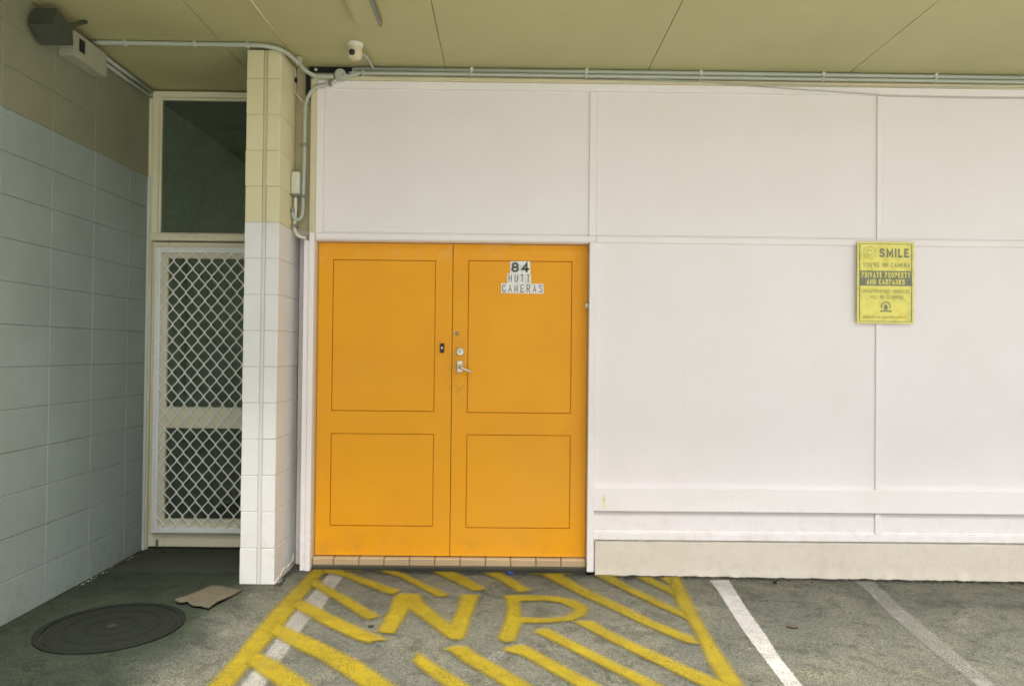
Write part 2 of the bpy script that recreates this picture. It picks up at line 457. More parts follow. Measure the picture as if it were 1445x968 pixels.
MARKS = {
    'border_left': [(0.333, 0.052), (0.408, 0.057), (0.413, -0.481), (0.425, -0.827), (0.418, -1.196), (0.426, -1.512), (0.326, -1.515), (0.327, -1.243), (0.317, -0.938), (0.314, -0.598), (0.323, -0.331), (0.33, -0.143)],
    'stripe_1': [(0.379, 0.044), (0.491, 0.015), (0.56, -0.05), (0.738, -0.204), (0.903, -0.348), (0.868, -0.408), (0.82, -0.387), (0.565, -0.139), (0.468, -0.066), (0.414, -0.069)],
    'stripe_2': [(0.387, -0.148), (0.453, -0.25), (0.65, -0.474), (0.854, -0.731), (0.816, -0.775), (0.787, -0.77), (0.575, -0.496), (0.387, -0.274)],
    'stripe_3': [(0.399, -0.523), (0.442, -0.547), (0.609, -0.717), (0.821, -0.922), (0.941, -1.021), (0.897, -1.043), (0.855, -1.071), (0.812, -1.04), (0.58, -0.828), (0.377, -0.611)],
    'stripe_4': [(0.379, -0.829), (0.428, -0.88), (0.637, -1.053), (0.845, -1.251), (1.009, -1.417), (0.889, -1.421), (0.705, -1.262), (0.482, -1.059), (0.39, -0.968)],
    'stripe_5': [(0.392, -1.186), (0.431, -1.196), (0.521, -1.267), (0.683, -1.411), (0.762, -1.492), (0.657, -1.495), (0.518, -1.369), (0.398, -1.293)],
    'stripe_t2': [(0.712, 0.016), (0.764, 0.042), (0.872, -0.033), (1.016, -0.221), (1.162, -0.397), (1.147, -0.441), (1.102, -0.434), (0.871, -0.122)],
    'stripe_t3': [(1.04, 0.004), (1.161, 0.01), (1.25, -0.102), (1.357, -0.29), (1.326, -0.327), (1.287, -0.329), (1.181, -0.181)],
    'stripe_t4': [(1.342, -0.012), (1.438, 0.002), (1.52, -0.132), (1.608, -0.313), (1.556, -0.341), (1.531, -0.327), (1.44, -0.147)],
    'stripe_t5': [(1.674, -0.013), (1.793, 0.005), (1.888, -0.218), (2.05, -0.481), (2.186, -0.728), (2.338, -0.931), (2.344, -1.013), (2.291, -1.008), (2.148, -0.807), (2.02, -0.596), (1.875, -0.378), (1.732, -0.121)],
    'stripe_t6': [(1.994, -0.018), (2.094, -0.002), (2.161, -0.184), (2.255, -0.378), (2.376, -0.614), (2.374, -0.72), (2.33, -0.657), (2.233, -0.49), (2.116, -0.258), (2.038, -0.105)],
    'stripe_t7': [(2.233, -0.039), (2.319, -0.024), (2.342, -0.111), (2.409, -0.233), (2.384, -0.372), (2.341, -0.277), (2.286, -0.156)],
    'stripe_t8': [(2.37, -0.043), (2.442, -0.028), (2.412, -0.16), (2.388, -0.119)],
    'border_right': [(2.421, -0.029), (2.49, -0.014), (2.468, -0.29), (2.438, -0.653), (2.418, -0.996), (2.416, -1.2), (2.409, -1.38), (2.327, -1.383), (2.334, -1.203), (2.351, -1.026), (2.364, -0.828), (2.362, -0.623), (2.371, -0.429), (2.395, -0.193)],
    'n': [(0.877, -0.926), (0.886, -0.639), (0.883, -0.445), (0.909, -0.39), (1.012, -0.404), (1.036, -0.51), (1.204, -0.824), (1.223, -0.657), (1.234, -0.394), (1.328, -0.395), (1.302, -0.703), (1.283, -0.987), (1.263, -1.008), (1.231, -1.01), (1.202, -0.983), (0.984, -0.626), (0.974, -0.765), (0.957, -0.951), (0.907, -0.946)],
    'p': [(1.457, -0.407), (1.555, -0.389), (1.744, -0.403), (1.833, -0.455), (1.886, -0.542), (1.892, -0.593), (1.858, -0.695), (1.788, -0.761), (1.66, -0.794), (1.547, -0.799), (1.51, -1.019), (1.468, -1.034), (1.433, -0.995), (1.467, -0.775), (1.479, -0.612), (1.473, -0.472)],
    'p_hole': [(1.547, -0.486), (1.677, -0.471), (1.761, -0.503), (1.815, -0.588), (1.804, -0.648), (1.758, -0.707), (1.663, -0.732), (1.542, -0.716)],
    'u1': [(1.8, -0.776), (1.837, -0.751), (1.899, -0.756), (1.939, -0.846), (2.028, -0.985), (2.188, -1.202), (2.282, -1.341), (2.175, -1.367), (2.07, -1.188), (1.945, -1.001), (1.859, -0.864)],
    'u2': [(1.599, -0.904), (1.628, -0.866), (1.673, -0.864), (1.733, -0.955), (1.827, -1.085), (1.912, -1.206), (2.013, -1.351), (1.925, -1.364), (1.833, -1.215), (1.724, -1.063), (1.63, -0.945)],
    'b1': [(1.201, -1.122), (1.239, -1.085), (1.296, -1.08), (1.336, -1.155), (1.398, -1.231), (1.506, -1.379), (1.402, -1.382), (1.284, -1.235), (1.234, -1.152)],
    'b2': [(1.452, -1.113), (1.499, -1.072), (1.546, -1.057), (1.592, -1.114), (1.672, -1.221), (1.764, -1.359), (1.667, -1.373), (1.577, -1.224), (1.539, -1.172), (1.488, -1.143)],
    'b0': [(1.08, -1.243), (1.09, -1.201), (1.085, -1.158), (1.12, -1.199), (1.149, -1.24), (1.258, -1.377), (1.166, -1.401), (1.118, -1.316)],
    'old': [(0.441, -0.016), (0.441, -0.202), (0.433, -0.519), (0.426, -0.819), (0.447, -1.204), (0.455, -1.47), (0.556, -1.485), (0.527, -1.126), (0.521, -0.834), (0.549, -0.65), (0.534, -0.309), (0.545, -0.079)],
    'white1': [(2.651, -0.07), (2.768, -0.052), (2.716, -0.56), (2.689, -0.892), (2.658, -1.17), (2.63, -1.46), (2.557, -1.463), (2.586, -1.172), (2.596, -0.895), (2.62, -0.595), (2.649, -0.236)],
    'white2': [(3.511, -0.037), (3.626, -0.039), (3.551, -0.492), (3.485, -1.028), (3.459, -1.284), (3.338, -1.327), (3.388, -0.985), (3.43, -0.617), (3.501, -0.194)],
}

# ------------------------------------------------------------------ the setting
def gz(x): return -.008*max(0.0, x)

CZ = 2.973
# asphalt: one sheet, gently dished and uneven close to the building, running out flat to the horizon
def ground():
    bm = bmesh.new()
    xs = [-200, -60, -20, -6, -2] + [-1.5 + .05*i for i in range(131)] + [6, 12, 30, 80, 200]
    ys = [-200, -80, -30, -12, -6] + [-3.5 + .05*i for i in range(81)] + [1.2, 4, 20, 60]
    g = []
    for x in xs:
        row = []
        for y in ys:
            near = -1.5 <= x <= 5 and -3.5 <= y <= .5
            z = gz(min(x, 5)) + ((noise.noise(Vector((x*2.1, y*2.1, 3)))*.0035 + noise.noise(Vector((x*9, y*9, 1)))*.0012) if near else 0)
            row.append(bm.verts.new((x, y, z)))
        g.append(row)
    for i in range(len(xs)-1):
        for j in range(len(ys)-1):
            f = bm.faces.new((g[i][j], g[i+1][j], g[i+1][j+1], g[i][j+1])); f.smooth = True
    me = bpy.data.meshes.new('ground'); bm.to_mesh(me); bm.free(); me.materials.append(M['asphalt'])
    o = bpy.data.objects.new('ground', me); link(o)
    tag(o, 'worn grey asphalt of the car park, darker and greener in the left bay', kind='structure')
ground()
def gsurf(x, y): return gz(x) + noise.noise(Vector((x*2.1, y*2.1, 3)))*.0035 + noise.noise(Vector((x*9, y*9, 1)))*.0012

# ------------------------------------------------------------------ paint on the ground
def inside(p, poly):
    x, y = p; c = False; n = len(poly)
    for i in range(n):
        x1, y1 = poly[i]; x2, y2 = poly[(i+1) % n]
        if (y1 > y) != (y2 > y) and x < (x2-x1)*(y-y1)/(y2-y1)+x1: c = not c
    return c
def dist(p, poly):
    x, y = p; best = 9; n = len(poly)
    for i in range(n):
        x1, y1 = poly[i]; x2, y2 = poly[(i+1) % n]
        dx, dy = x2-x1, y2-y1; L2 = dx*dx+dy*dy or 1e-9
        t = max(0, min(1, ((x-x1)*dx+(y-y1)*dy)/L2))
        best = min(best, math.hypot(x-x1-t*dx, y-y1-t*dy))
    return best
def sd(p, poly): return dist(p, poly) * (1 if inside(p, poly) else -1)

def paint_sheet(name, polys, mat, lift, parent=None, holes=(), step=.014):
    bm = bmesh.new(); lay = bm.verts.layers.float.new('edge'); seen = {}
    x0 = min(x for q in polys for x, y in q)-.05; x1 = max(x for q in polys for x, y in q)+.05
    y0 = min(y for q in polys for x, y in q)-.05; y1 = max(y for q in polys for x, y in q)+.05
    nx, ny = int((x1-x0)/step)+1, int((y1-y0)/step)+1
    def val(i, j):
        if (i, j) not in seen:
            p = (x0+i*step, y0+j*step)
            d = max(sd(p, q) for q in polys)
            for h in holes: d = min(d, -sd(p, h))
            seen[i, j] = [p, d, None]
        return seen[i, j]
    def vert(i, j):
        s = val(i, j)
        if s[2] is None:
            (x, y), d = s[0], s[1]
            s[2] = bm.verts.new((x, y, gsurf(x, y)+lift)); s[2][lay] = max(-.05, min(.05, d))
        return s[2]
    for i in range(nx):
        for j in range(ny):
            if max(val(i, j)[1], val(i+1, j)[1], val(i+1, j+1)[1], val(i, j+1)[1]) > -.042:
                f = bm.faces.new((vert(i, j), vert(i+1, j), vert(i+1, j+1), vert(i, j+1))); f.smooth = True
    me = bpy.data.meshes.new(name); bm.to_mesh(me); bm.free(); me.materials.append(mat)
    o = bpy.data.objects.new(name, me); link(o, parent)
    return o

# the stripes run on past the foot of the picture
for k_, q_ in MARKS.items():
    if k_.startswith(('border', 'white', 'old')): MARKS[k_] = [(x, y-.6) if y < -1.30 else (x, y) for x, y in q_]
    elif k_ in ('n', 'p', 'p_hole'): pass
    else: MARKS[k_] = [(x+.22, y-.28) if y < -1.33 else (x, y) for x, y in q_]
bay = empty('no_parking_marking')
tag(bay, 'yellow spray-painted hatched box with the letters N and P in front of the orange doors', 'road marking')
LIFT = .0065
paint_sheet('border_line', [MARKS['border_left']], M['road_yellow'], LIFT, bay)
paint_sheet('border_line', [MARKS['border_right']], M['road_yellow'], LIFT, bay)
for k in ('stripe_1', 'stripe_2', 'stripe_3', 'stripe_4', 'stripe_5', 'stripe_t2', 'stripe_t3', 'stripe_t4', 'stripe_t5', 'stripe_t6', 'stripe_t7', 'stripe_t8', 'u1', 'u2', 'b0', 'b1', 'b2'):
    paint_sheet('hatch_stripe', [MARKS[k]], M['road_yellow'], LIFT+.0015, bay)
tag(paint_sheet('letter_n', [MARKS['n']], M['road_yellow'], LIFT+.0015, bay), 'painted letter N')
tag(paint_sheet('letter_p', [MARKS['p']], M['road_yellow'], LIFT+.0015, bay, holes=[MARKS['p_hole']]), 'painted letter P')
for x0_, x1_, y0_, y1_ in ((.40, .62, -.005, .012), (1.36, 1.46, -.006, .010), (1.62, 1.86, -.008, .012), (2.0, 2.14, -.018, .0)):
    paint_sheet('overspray', [[(x0_, y1_), (x1_, y1_), (x1_, y0_), (x0_, y0_)]], M['road_yellow'], LIFT, bay)
tag(paint_sheet('parking_line', [MARKS['white1']], M['road_white'], .004), 'bright white painted parking line right of the yellow hatched box', 'road marking', 'white parking lines')
tag(paint_sheet('parking_line', [MARKS['white2']], M['road_white_worn'], .004), 'faded, mostly worn-off white parking line on the asphalt far right', 'road marking', 'white parking lines')
tag(paint_sheet('parking_line', [MARKS['old']], M['road_white_old'], .003), 'old white parking line showing between the yellow stripes beside the block pier', 'road marking', 'white parking lines')
for poly_, lab_ in (([(.10, -.43), (.17, -.41), (.20, -.46), (.13, -.49)], 'pale cement splash on the asphalt just before the pier'), ([(3.67, -.68), (3.80, -.62), (3.76, -.74)], 'pale splash on the asphalt right of the faded white line'), ([(3.27, -.97), (3.34, -.95), (3.36, -1.01)], 'pale splash on the asphalt between the two white lines')):
    tag(paint_sheet('cement_splash', [poly_], M['splash'], .004), lab_, 'stain')
tag(paint_sheet('white_smear', [[(1.36, -1.24), (1.43, -1.13), (1.50, -1.09), (1.46, -1.17), (1.41, -1.27)]], M['splash'], .004), 'white chalky smear on the asphalt below the letter P', 'stain')

# ------------------------------------------------------------------ block masonry
_blocks = {}
def block(parent, cx, cy_, cz, sx, sy_, sz, mat, bev=.004, jit=.0012):
    key = (round(sx, 3), round(sy_, 3), round(sz, 3), mat.name)
    if key not in _blocks:
        o = MB().box(-sx/2, sx/2, -sy_/2, sy_/2, -sz/2, sz/2, bev).build('block', mat, parent, origin=(0, 0, 0))
        _blocks[key] = o
        first = o
    else:
        first = _blocks[key].copy(); COL.objects.link(first); first.parent = parent
    first.location = (cx+random.uniform(-jit, jit), cy_+random.uniform(-jit, jit), cz)
    first.rotation_euler = (0, 0, random.uniform(-.002, .002))
    return first

LX = -.869
side = empty('side_wall', (0, 0, 0))
tag(side, 'painted concrete block side wall on the far left, pale below and cream above', 'wall')
J = .003
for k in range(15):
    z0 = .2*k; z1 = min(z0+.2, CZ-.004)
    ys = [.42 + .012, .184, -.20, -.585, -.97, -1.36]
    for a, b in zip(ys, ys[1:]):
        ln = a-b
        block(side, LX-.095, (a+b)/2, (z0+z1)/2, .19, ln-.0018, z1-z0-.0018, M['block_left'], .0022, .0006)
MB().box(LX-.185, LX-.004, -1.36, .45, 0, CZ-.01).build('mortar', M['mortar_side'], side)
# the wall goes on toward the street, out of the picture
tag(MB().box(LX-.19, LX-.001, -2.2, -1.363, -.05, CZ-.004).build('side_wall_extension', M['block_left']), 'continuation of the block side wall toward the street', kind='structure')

tag(MB().box(-9, -.60, -11, -2.201, -.05, 4.2).build('left_shade_mass', M['block_left']), 'unseen mass added on the left to shade the bay', kind='structure')  # out of view, added to keep sky light off the left bay
pier = empty('block_pier', (0, 0, 0))
tag(pier, 'narrow concrete block pier between the screen door and the orange doors, white below cream', 'pier')
PY = -.27
for k in range(15):
    z0 = .2*k; z1 = min(z0+.2, CZ-.012)
    block(pier, .046, (PY+.40)/2, (z0+z1)/2, .092, .40-PY-.004, z1-z0-.002, M['block_pier'], .0028)
    block(pier, .1535, (PY+.16)/2, (z0+z1)/2, .073, .16-PY, z1-z0-.002, M['block_pier'], .0028)
MB().box(.004, .186, PY+.0055, .15, 0, CZ-.013).build('mortar', M['mortar'], pier)
MB().box(.0955, .1135, PY+.003, PY+.03, .0, CZ-.014, .003).build('joint_sealant', paint('joint_sealant', (.68, .665, .645), above=2.0, above_col=(.58, .53, .33), rough=.6, grime=.3), pier)
# plaster and dirt at the pier's foot
def rubble(name, label, segs, n, smin, smax, mat, seed, cat='debris'):
    rnd = random.Random(seed); bm = bmesh.new()
    for i in range(n):
        x0, y0, x1, y1, w = rnd.choice(segs)
        t = rnd.random(); s = rnd.uniform(smin, smax)*(.5+rnd.random()**3)
        x = x0+(x1-x0)*t+rnd.gauss(0, w); y = y0+(y1-y0)*t-abs(rnd.gauss(0, w))
        r = bmesh.ops.create_icosphere(bm, subdivisions=1, radius=s)
        q = Vector((rnd.uniform(.6, 1.4), rnd.uniform(.6, 1.4), rnd.uniform(.35, .7)))
        for v in r['verts']:
            v.co = Vector((v.co.x*q.x, v.co.y*q.y, v.co.z*q.z))*(1+rnd.uniform(-.2, .2))
            v.co += Vector((x, y, gsurf(x, y)+s*.15))
    me = bpy.data.meshes.new(name); bm.to_mesh(me); bm.free(); me.materials.append(mat)
    o = bpy.data.objects.new(name, me); link(o)
    return tag(o, label, cat, kind='stuff')
rubble('wall_foot_grit', 'grit and crumbs gathered along the foot of the white wall', [(2.0, -.004, 4.6, -.004, .018), (.35, .02, 1.95, .02, .02)], 1200, .0025, .011, M['dirt'], 3)
rubble('bay_debris', 'dark grit and dead leaves gathered in the corner of the left bay', [(LX+.01, .3, LX+.01, -.9, .02), (LX+.02, .38, -.02, .38, .05), (.20, -.02, .21, -.27, .015)], 420, .002, .009, M['dirt'], 5)
rubble('plaster_crumbs', 'pale plaster crumbs along the foot of the side wall and pier', [(LX+.012, .3, LX+.012, -.3, .012), (.195, -.01, .198, -.26, .006)], 130, .002, .007, M['splash' if False else 'paper'], 9)
def skirt(name, label, pts_top, y, mat):
    pass
# render lapped onto the ground beside the pier, ragged edge
rnd = random.Random(4)
pl = [(-.265, 0), (.10, 0), (.10, .07)] + [(.10-(.365)*i/14, .045-.03*i/14+rnd.uniform(-.010, .012)) for i in range(1, 15)]
MB().prism(pl, .006, 'x', .1895).build('render_patch', paint('ragged_render', (.66, .61, .53), rough=.8, grime=.5, bumps=.8), pier)

# ------------------------------------------------------------------ soffit
ceil = empty('ceiling')
tag(ceil, 'olive-cream soffit of fibre-cement sheets under the canopy', kind='structure')
CD = -1.6      # the canopy's outer edge
xs = [LX-.6, -.12, 1.08, 2.28, 3.48, 4.68, 5.88, 7.08]
for a, b in zip(xs, xs[1:]):
    MB().box(a+.0022, b-.0022, CD, .10 if a > .19 else .5, CZ, CZ+.008).build('ceiling_sheet', M['soffit'], ceil)
MB().box(LX-.3, 7.08, CD, .8, CZ+.0085, CZ+.016).build('ceiling_backing', M['seam'], ceil)
tag(MB().box(LX-.6, 9, CD-.03, 6, CZ+.02, CZ+.35).build('canopy_roof', M['cream_trim']), 'concrete canopy roof above the soffit', kind='structure')
tag(MB().box(LX-.6, 9, CD-.05, CD-.001, CZ-.01, CZ+.37).build('canopy_fascia', M['cream_trim']), 'fascia board at the outer edge of the canopy', kind='structure')
bat = MB().tube([(.205, -1.9, CZ-.004), (.216, -.616, CZ-.004), (.232, -.28, CZ-.004)], .0045, 8).build('ceiling_cable', M['cream_trim'])
tag(bat, 'thin cream cable running along the soffit to the pier', 'cable')

# ------------------------------------------------------------------ the panelled wall
wall = empty('panelled_wall')
tag(wall, 'white panelled wall of sheets and battens right of and above the orange doors', 'wall')
FY = .012       # face of the sheets; trim stands proud at y = 0
def sheet(x0, x1, z0, z1, y=FY, mat='white'): return MB().box(x0, x1, y, y+.012, z0, z1, .0006).build('wall_panel', M[mat], wall)
def rail(name, x0, x1, z0, z1, y=0.0, back=.011, mat='white_trim', bev=.002): return MB().box(x0, x1, y, back, z0, z1, bev).build(name, M[mat], wall)
T1, T1b, T2, T2b, XR = 1.941, 1.984, 3.655, 3.688, 5.4
RT, RB = 1.987, 1.950
# upper sheets
sheet(.317, T1+.02, RB+.02, 2.87)
sheet(T1+.021, T2+.015, RB+.02, 2.87)
sheet(T2+.016, XR, RB+.02, 2.87)
# lower sheets
sheet(T1+.004, 2.5225, .44, RB+.019)
sheet(2.5227, T2+.015, .44, RB+.019)
sheet(T2+.016, XR, .44, RB+.019)
sheet(T1+.004, T2+.015, .18, .439)
sheet(T2+.016, XR, .18, .439)
# rails
rail('top_rail', .3235, XR, 2.848, 2.892)
rail('middle_rail', T1b+.001, XR, RB, RT)
rail('middle_rail', .3235, T1b-.001, RB+.001, RT)
rail('skirting_board', T1b+.0, XR, .366, .503, y=-.010)
rail('bottom_rail', T1b+.001, XR, .195, .236)
# battens
rail('batten', T1, T1b, RT+.001, 2.847, y=.001)
rail('batten', T2, T2b, RT+.001, 2.847, y=.0015)
rail('batten', T2-.002, T2b-.002, .504, RB-.001, y=.0015)
rail('batten', T2-.002, T2b-.002, .237, .365, y=.0015)
# quarter beads round the panels
def bead(x0, x1, z0, z1): MB().box(x0, x1, .006, .0118, z0, z1, .002).build('bead', M['white_trim'], wall)
for a, b in ((.367, T1-.001), (T1b+.001, T2-.001), (T2b+.001, XR)):
    bead(a, b, 2.8385, 2.8475); bead(a, b, RT+.0005, RT+.0085)
    bead(a, a+.008, RT+.009, 2.838)
for a, b in ((T1b+.001, T2-.003), (T2b, XR)):
    bead(a, b, .2365, .245)
# cream mouldings under the soffit
rail('cornice', .30, XR, 2.893, 2.915, y=-.012, mat='cream_trim')
rail('cornice', .30, XR, 2.916, 2.972, y=.004, mat='cream_trim')
MB().prism([(-.011, 2.9165), (.0035, 2.9165), (.0035, 2.934)], XR-.31, 'x', .31).build('cornice_bead', M['cream_trim'], wall)
# strips on the left of the wall
rail('corner_strip', .286, .3205, RT-.035, 2.90, y=-.003, mat='cream_trim')
rail('corner_strip', .3215, .366, RT+.001, 2.846, y=.0005)
MB().box(.192, 5.4, .0245, .10, RT-.02, CZ-.002).build('wall_backing', M['mortar'], wall)
MB().box(T1+.01, 5.4, .0245, .10, .0, RT-.021).build('wall_backing', M['mortar'], wall)
# plinth: uneven plaster face
bm = bmesh.new(); nx, nz = 170, 12; g = []
for i in range(nx+1):
    row = []
    x = T1b+.012+(XR-T1b-.012)*i/nx
    for j in range(nz+1):
        z_low = gsurf(x, -.01)+.002+.008*max(0, noise.noise(Vector((x*11, 7, 0))))+.004*noise.noise(Vector((x*45, 9, 0)))
        z = z_low+(.193-z_low)*j/nz
        row.append(bm.verts.new((x, .0105+noise.noise(Vector((x*5, 0, z*7)))*.0025+noise.noise(Vector((x*30, 2, z*30)))*.0012-max(0, .02-z)*.25*max(0, noise.noise(Vector((x*14, 5, 0)))+.3), z)))
    g.append(row)
for i in range(nx):
    for j in range(nz):
        f = bm.faces.new((g[i][j], g[i+1][j], g[i+1][j+1], g[i][j+1])); f.smooth = True
back = [bm.verts.new((r[-1].co.x, .0244, .193)) for r in g]
for i in range(nx): bm.faces.new((g[i][-1], g[i+1][-1], back[i+1], back[i]))
me = bpy.data.meshes.new('plinth'); bm.to_mesh(me); bm.free(); me.materials.append(M['plinth'])
link(bpy.data.objects.new('plinth', me), wall)
MB().box(T1b+.012, XR, .0185, .0243, -.06, .05).build('plinth_base', M['dirt'], wall)
MB().box(T1b+.0125, T1b+.10, .015, .0183, .01, .192).build('plinth_end', M['plinth'], wall)
# yellow 1 sprayed on the skirting board
text_mesh('painted_numeral', '1', 2.027, -.0107, .385, .072, .032, M['stencil'], wall, .20)

# ------------------------------------------------------------------ frame of the orange doors
DX0, DX1, DZ0, DZ1, DY = .324, 1.941, .073, 1.940, .07
fr = empty('door_frame')
tag(fr, 'white timber frame and reveal round the orange double doors', 'door frame')
def fpart(name, x0, x1, y0, y1, z0, z1, mat='white_trim', bev=.002): return MB().box(x0, x1, y0, y1, z0, z1, bev).build(name, M[mat], fr)
fpart('architrave', .258, .289, -.006, .02, .0, RT-.036)
fpart('jamb', .290, .3195, -.014, .12, .0, RT)
MB().box(.196, .2575, .13, .15, .0, RT).build('jamb_lining', M['block_pier'], fr)
fpart('architrave', 1.945, T1b, -.014, .12, .008, RB-.0)
fpart('head', .3205, 1.9435, -.008, .12, DZ1+.004, RB-.0005)
fpart('stop', .3200, .3235, .02, .12, .065, DZ1+.003, 'cream_trim', .0008)
tag(MB().box(1.925, 1.9445, .012, .05, 1.563, 1.590, .004).build('latch_plate', M['pvc'], fr), 'small cream catch on the right jamb')

# ------------------------------------------------------------------ the orange doors
G = .0042
def leaf(name, label, x0, x1, panels):
    root = empty(name); tag(root, label, 'door', 'orange double doors')
    z0, z1 = DZ0, DZ1
    y0, y1 = DY, DY+.012
    MB().box(x0, x1, y1+.0005, y1+.03, z0, z1).build('door_core', M['orange_gap'], root)
    px0, px1 = panels[0][0], panels[0][1]
    def b(nm, *a): return MB().box(*a, .0012 if nm == 'panel' else 0).build(nm, M['orange'], root)
    b('stile', x0, px0-G/2, y0, y1, z0, z1)
    b('stile', px1+G/2, x1, y0, y1, z0, z1)
    zs = sorted([(p[2], p[3]) for p in panels])
    b('rail', px0-G/2, px1+G/2, y0, y1, z0, zs[0][0]-G/2)
    b('rail', px0-G/2, px1+G/2, y0, y1, zs[0][1]+G/2, zs[1][0]-G/2)
    b('rail', px0-G/2, px1+G/2, y0, y1, zs[1][1]+G/2, z1)
    for p in panels:
        b('panel', p[0]+G/2, p[1]-G/2, y0+.0015, y1, p[2]+G/2, p[3]-G/2)
    return root
dl = leaf('door', 'left orange door leaf with two panels and the black bell push', DX0+.003, 1.1305, [(.415, 1.028, .249, .798), (.415, 1.028, .935, 1.838)])
dr = leaf('door', 'right orange door leaf with the steel lever handle and white 84 stickers', 1.1345, DX1+.001, [(1.227, 1.848, .243, .798), (1.227, 1.848, .931, 1.842)])
# bell push
bell = MB().box(1.061, 1.086, DY-.012, DY-.0002, 1.286, 1.343, .003, 2).build('bell_push', M['black'], dl)
MB().lathe([(.0065, 0), (.0065, .004), (.004, .006)], (1.0735, DY-.012, 1.316), (0, -1, 0), 16).build('bell_button', M['button'], bell)
# locks and handle
key = MB().lathe([(.012, 0), (.012, .004), (.009, .007), (.003, .0072)], (1.163, DY-.0002, 1.404), (0, -1, 0), 20).build('keyhole', M['darksteel'], dr)
dead = MB().lathe([(.0245, 0), (.0245, .006), (.021, .010), (.012, .0105), (.011, .013), (.004, .0132)], (1.181, DY-.0002, 1.295), (0, -1, 0), 28).build('deadlock', M['steel'], dr)
MB().box(1.1795, 1.1825, DY-.0148, DY-.0134, 1.286, 1.303).build('key_slot', M['black'], dead)
plate = MB().box(1.162, 1.198, DY-.008, DY-.0002, 1.170, 1.238, .003, 2).build('handle_plate', M['steel'], dr)
MB().lathe([(.013, 0), (.013, .006), (.009, .010), (.009, .034)], (1.178, DY-.008, 1.204), (0, -1, 0), 20).build('spindle', M['steel'], plate)
MB().tube(smooth_path([(1.178, DY-.040, 1.204), (1.195, DY-.046, 1.198), (1.222, DY-.046, 1.186), (1.252, DY-.040, 1.174)], 5), [.0085]*6+[.0075]*10, 12).build('lever', M['steel'], plate)
MB().lathe([(.006, 0), (.006, .002)], (1.131-.006, DY-.0002, 1.083), (0, -1, 0), 12).build('screw_hole', M['orange_gap'], dl)
# stickers: each letter on its own white square, laid edge to edge
SY = DY-.0008
def stickers(word, x0, x1, z0, z1, bold, pad=.16, hpad=.12):
    n = len(word); w = (x1-x0)/n
    for i, ch in enumerate(word):
        a, b = x0+i*w, x0+(i+1)*w
        s = MB().box(a+.0002, b-.0002, SY-.0005-(i % 2)*.0003, DY+.0006, z0+random.uniform(-.0008, .0008), z1+random.uniform(-.0008, .0008)).build('letter_sticker', M['sticker'], dr)
        wd = (b-a)*(1-2*pad)
        text_mesh('printed_letter', ch, a+(b-a)*pad, SY-.0014, z0+(z1-z0)*hpad, (z1-z0)*(1-2*hpad), wd, M['ink'], s, bold)
stickers('84', 1.476, 1.597, 1.768, 1.841, .22, .11, .09)
stickers('HUTT', 1.459, 1.603, 1.708, 1.7675, .105, .23, .12)
stickers('CAMERAS', 1.422, 1.679, 1.648, 1.7075, .105, .20, .12)

# ------------------------------------------------------------------ tiled threshold
th = empty('threshold'); tag(th, 'step of small tan tiles under the orange doors', 'doorstep')
TX = [.3215, .446, .597, .746, .895, 1.046, 1.197, 1.347, 1.497, 1.647, 1.796, 1.943]
for a, b in zip(TX, TX[1:]):
    MB().box(a+.0016, b-.0016, .030+random.uniform(-.001, .001), .115, .022, .0665+random.uniform(-.0008, .0008), .006, 3).build('tile', M['tile'], th)
MB().box(.3205, 1.944, .0335, .114, .0, .0635).build('grout', M['grout'], th)
MB().box(.3205, 1.944, .010, .0330, -.03, .016, .006).build('mortar_bed', M['dirt'], th)

# ------------------------------------------------------------------ left bay: fanlight frame, timber door, security screen
AY = .42
af = empty('screen_door_frame'); tag(af, 'cream timber frame and dark fanlight above the screen door in the left bay', 'door frame')
XH = .02       # hidden right end behind the pier
def ap(name, x0, x1, y0, y1, z0, z1, mat='frame_cream', bev=.003): return MB().box(x0, x1, y0, y1, z0, z1, bev).build(name, M[mat], af)
ap('cover_strip', LX+.0005, LX+.017, AY-.020, AY+.04, .0, 2.40, 'side_strip', .003)
ap('cover_strip', LX+.0005, LX+.017, AY-.012, AY+.04, 2.401, CZ-.01, 'frame_cream', .003)
ap('jamb', LX+.018, -.850, AY-.002, AY+.09, .0, CZ-.01)
ap('jamb', -.8495, -.812, AY+.004, AY+.09, RT+.052, CZ-.045)
ap('head', -.8495, XH, AY-.0015, AY+.09, 2.925, CZ-.012)
ap('transom', -.8495, XH, AY, AY+.09, 1.994, 2.037)
ap('glazing_bead', -.8115, -.798, AY+.018, AY+.045, 2.038, 2.924)
ap('glazing_bead', -.7975, XH, AY+.018, AY+.045, 2.911, 2.924)
ap('glazing_bead', -.7975, XH, AY+.018, AY+.045, 2.038, 2.047)
MB().box(-.7978, XH, AY+.030, AY+.034, 2.0475, 2.9108).build('fanlight_pane', M['glass'], af)
MB().box(-.8495, XH, AY+.03, AY+.09, -.02, .012, .002).build('sill', M['dirt'], af)
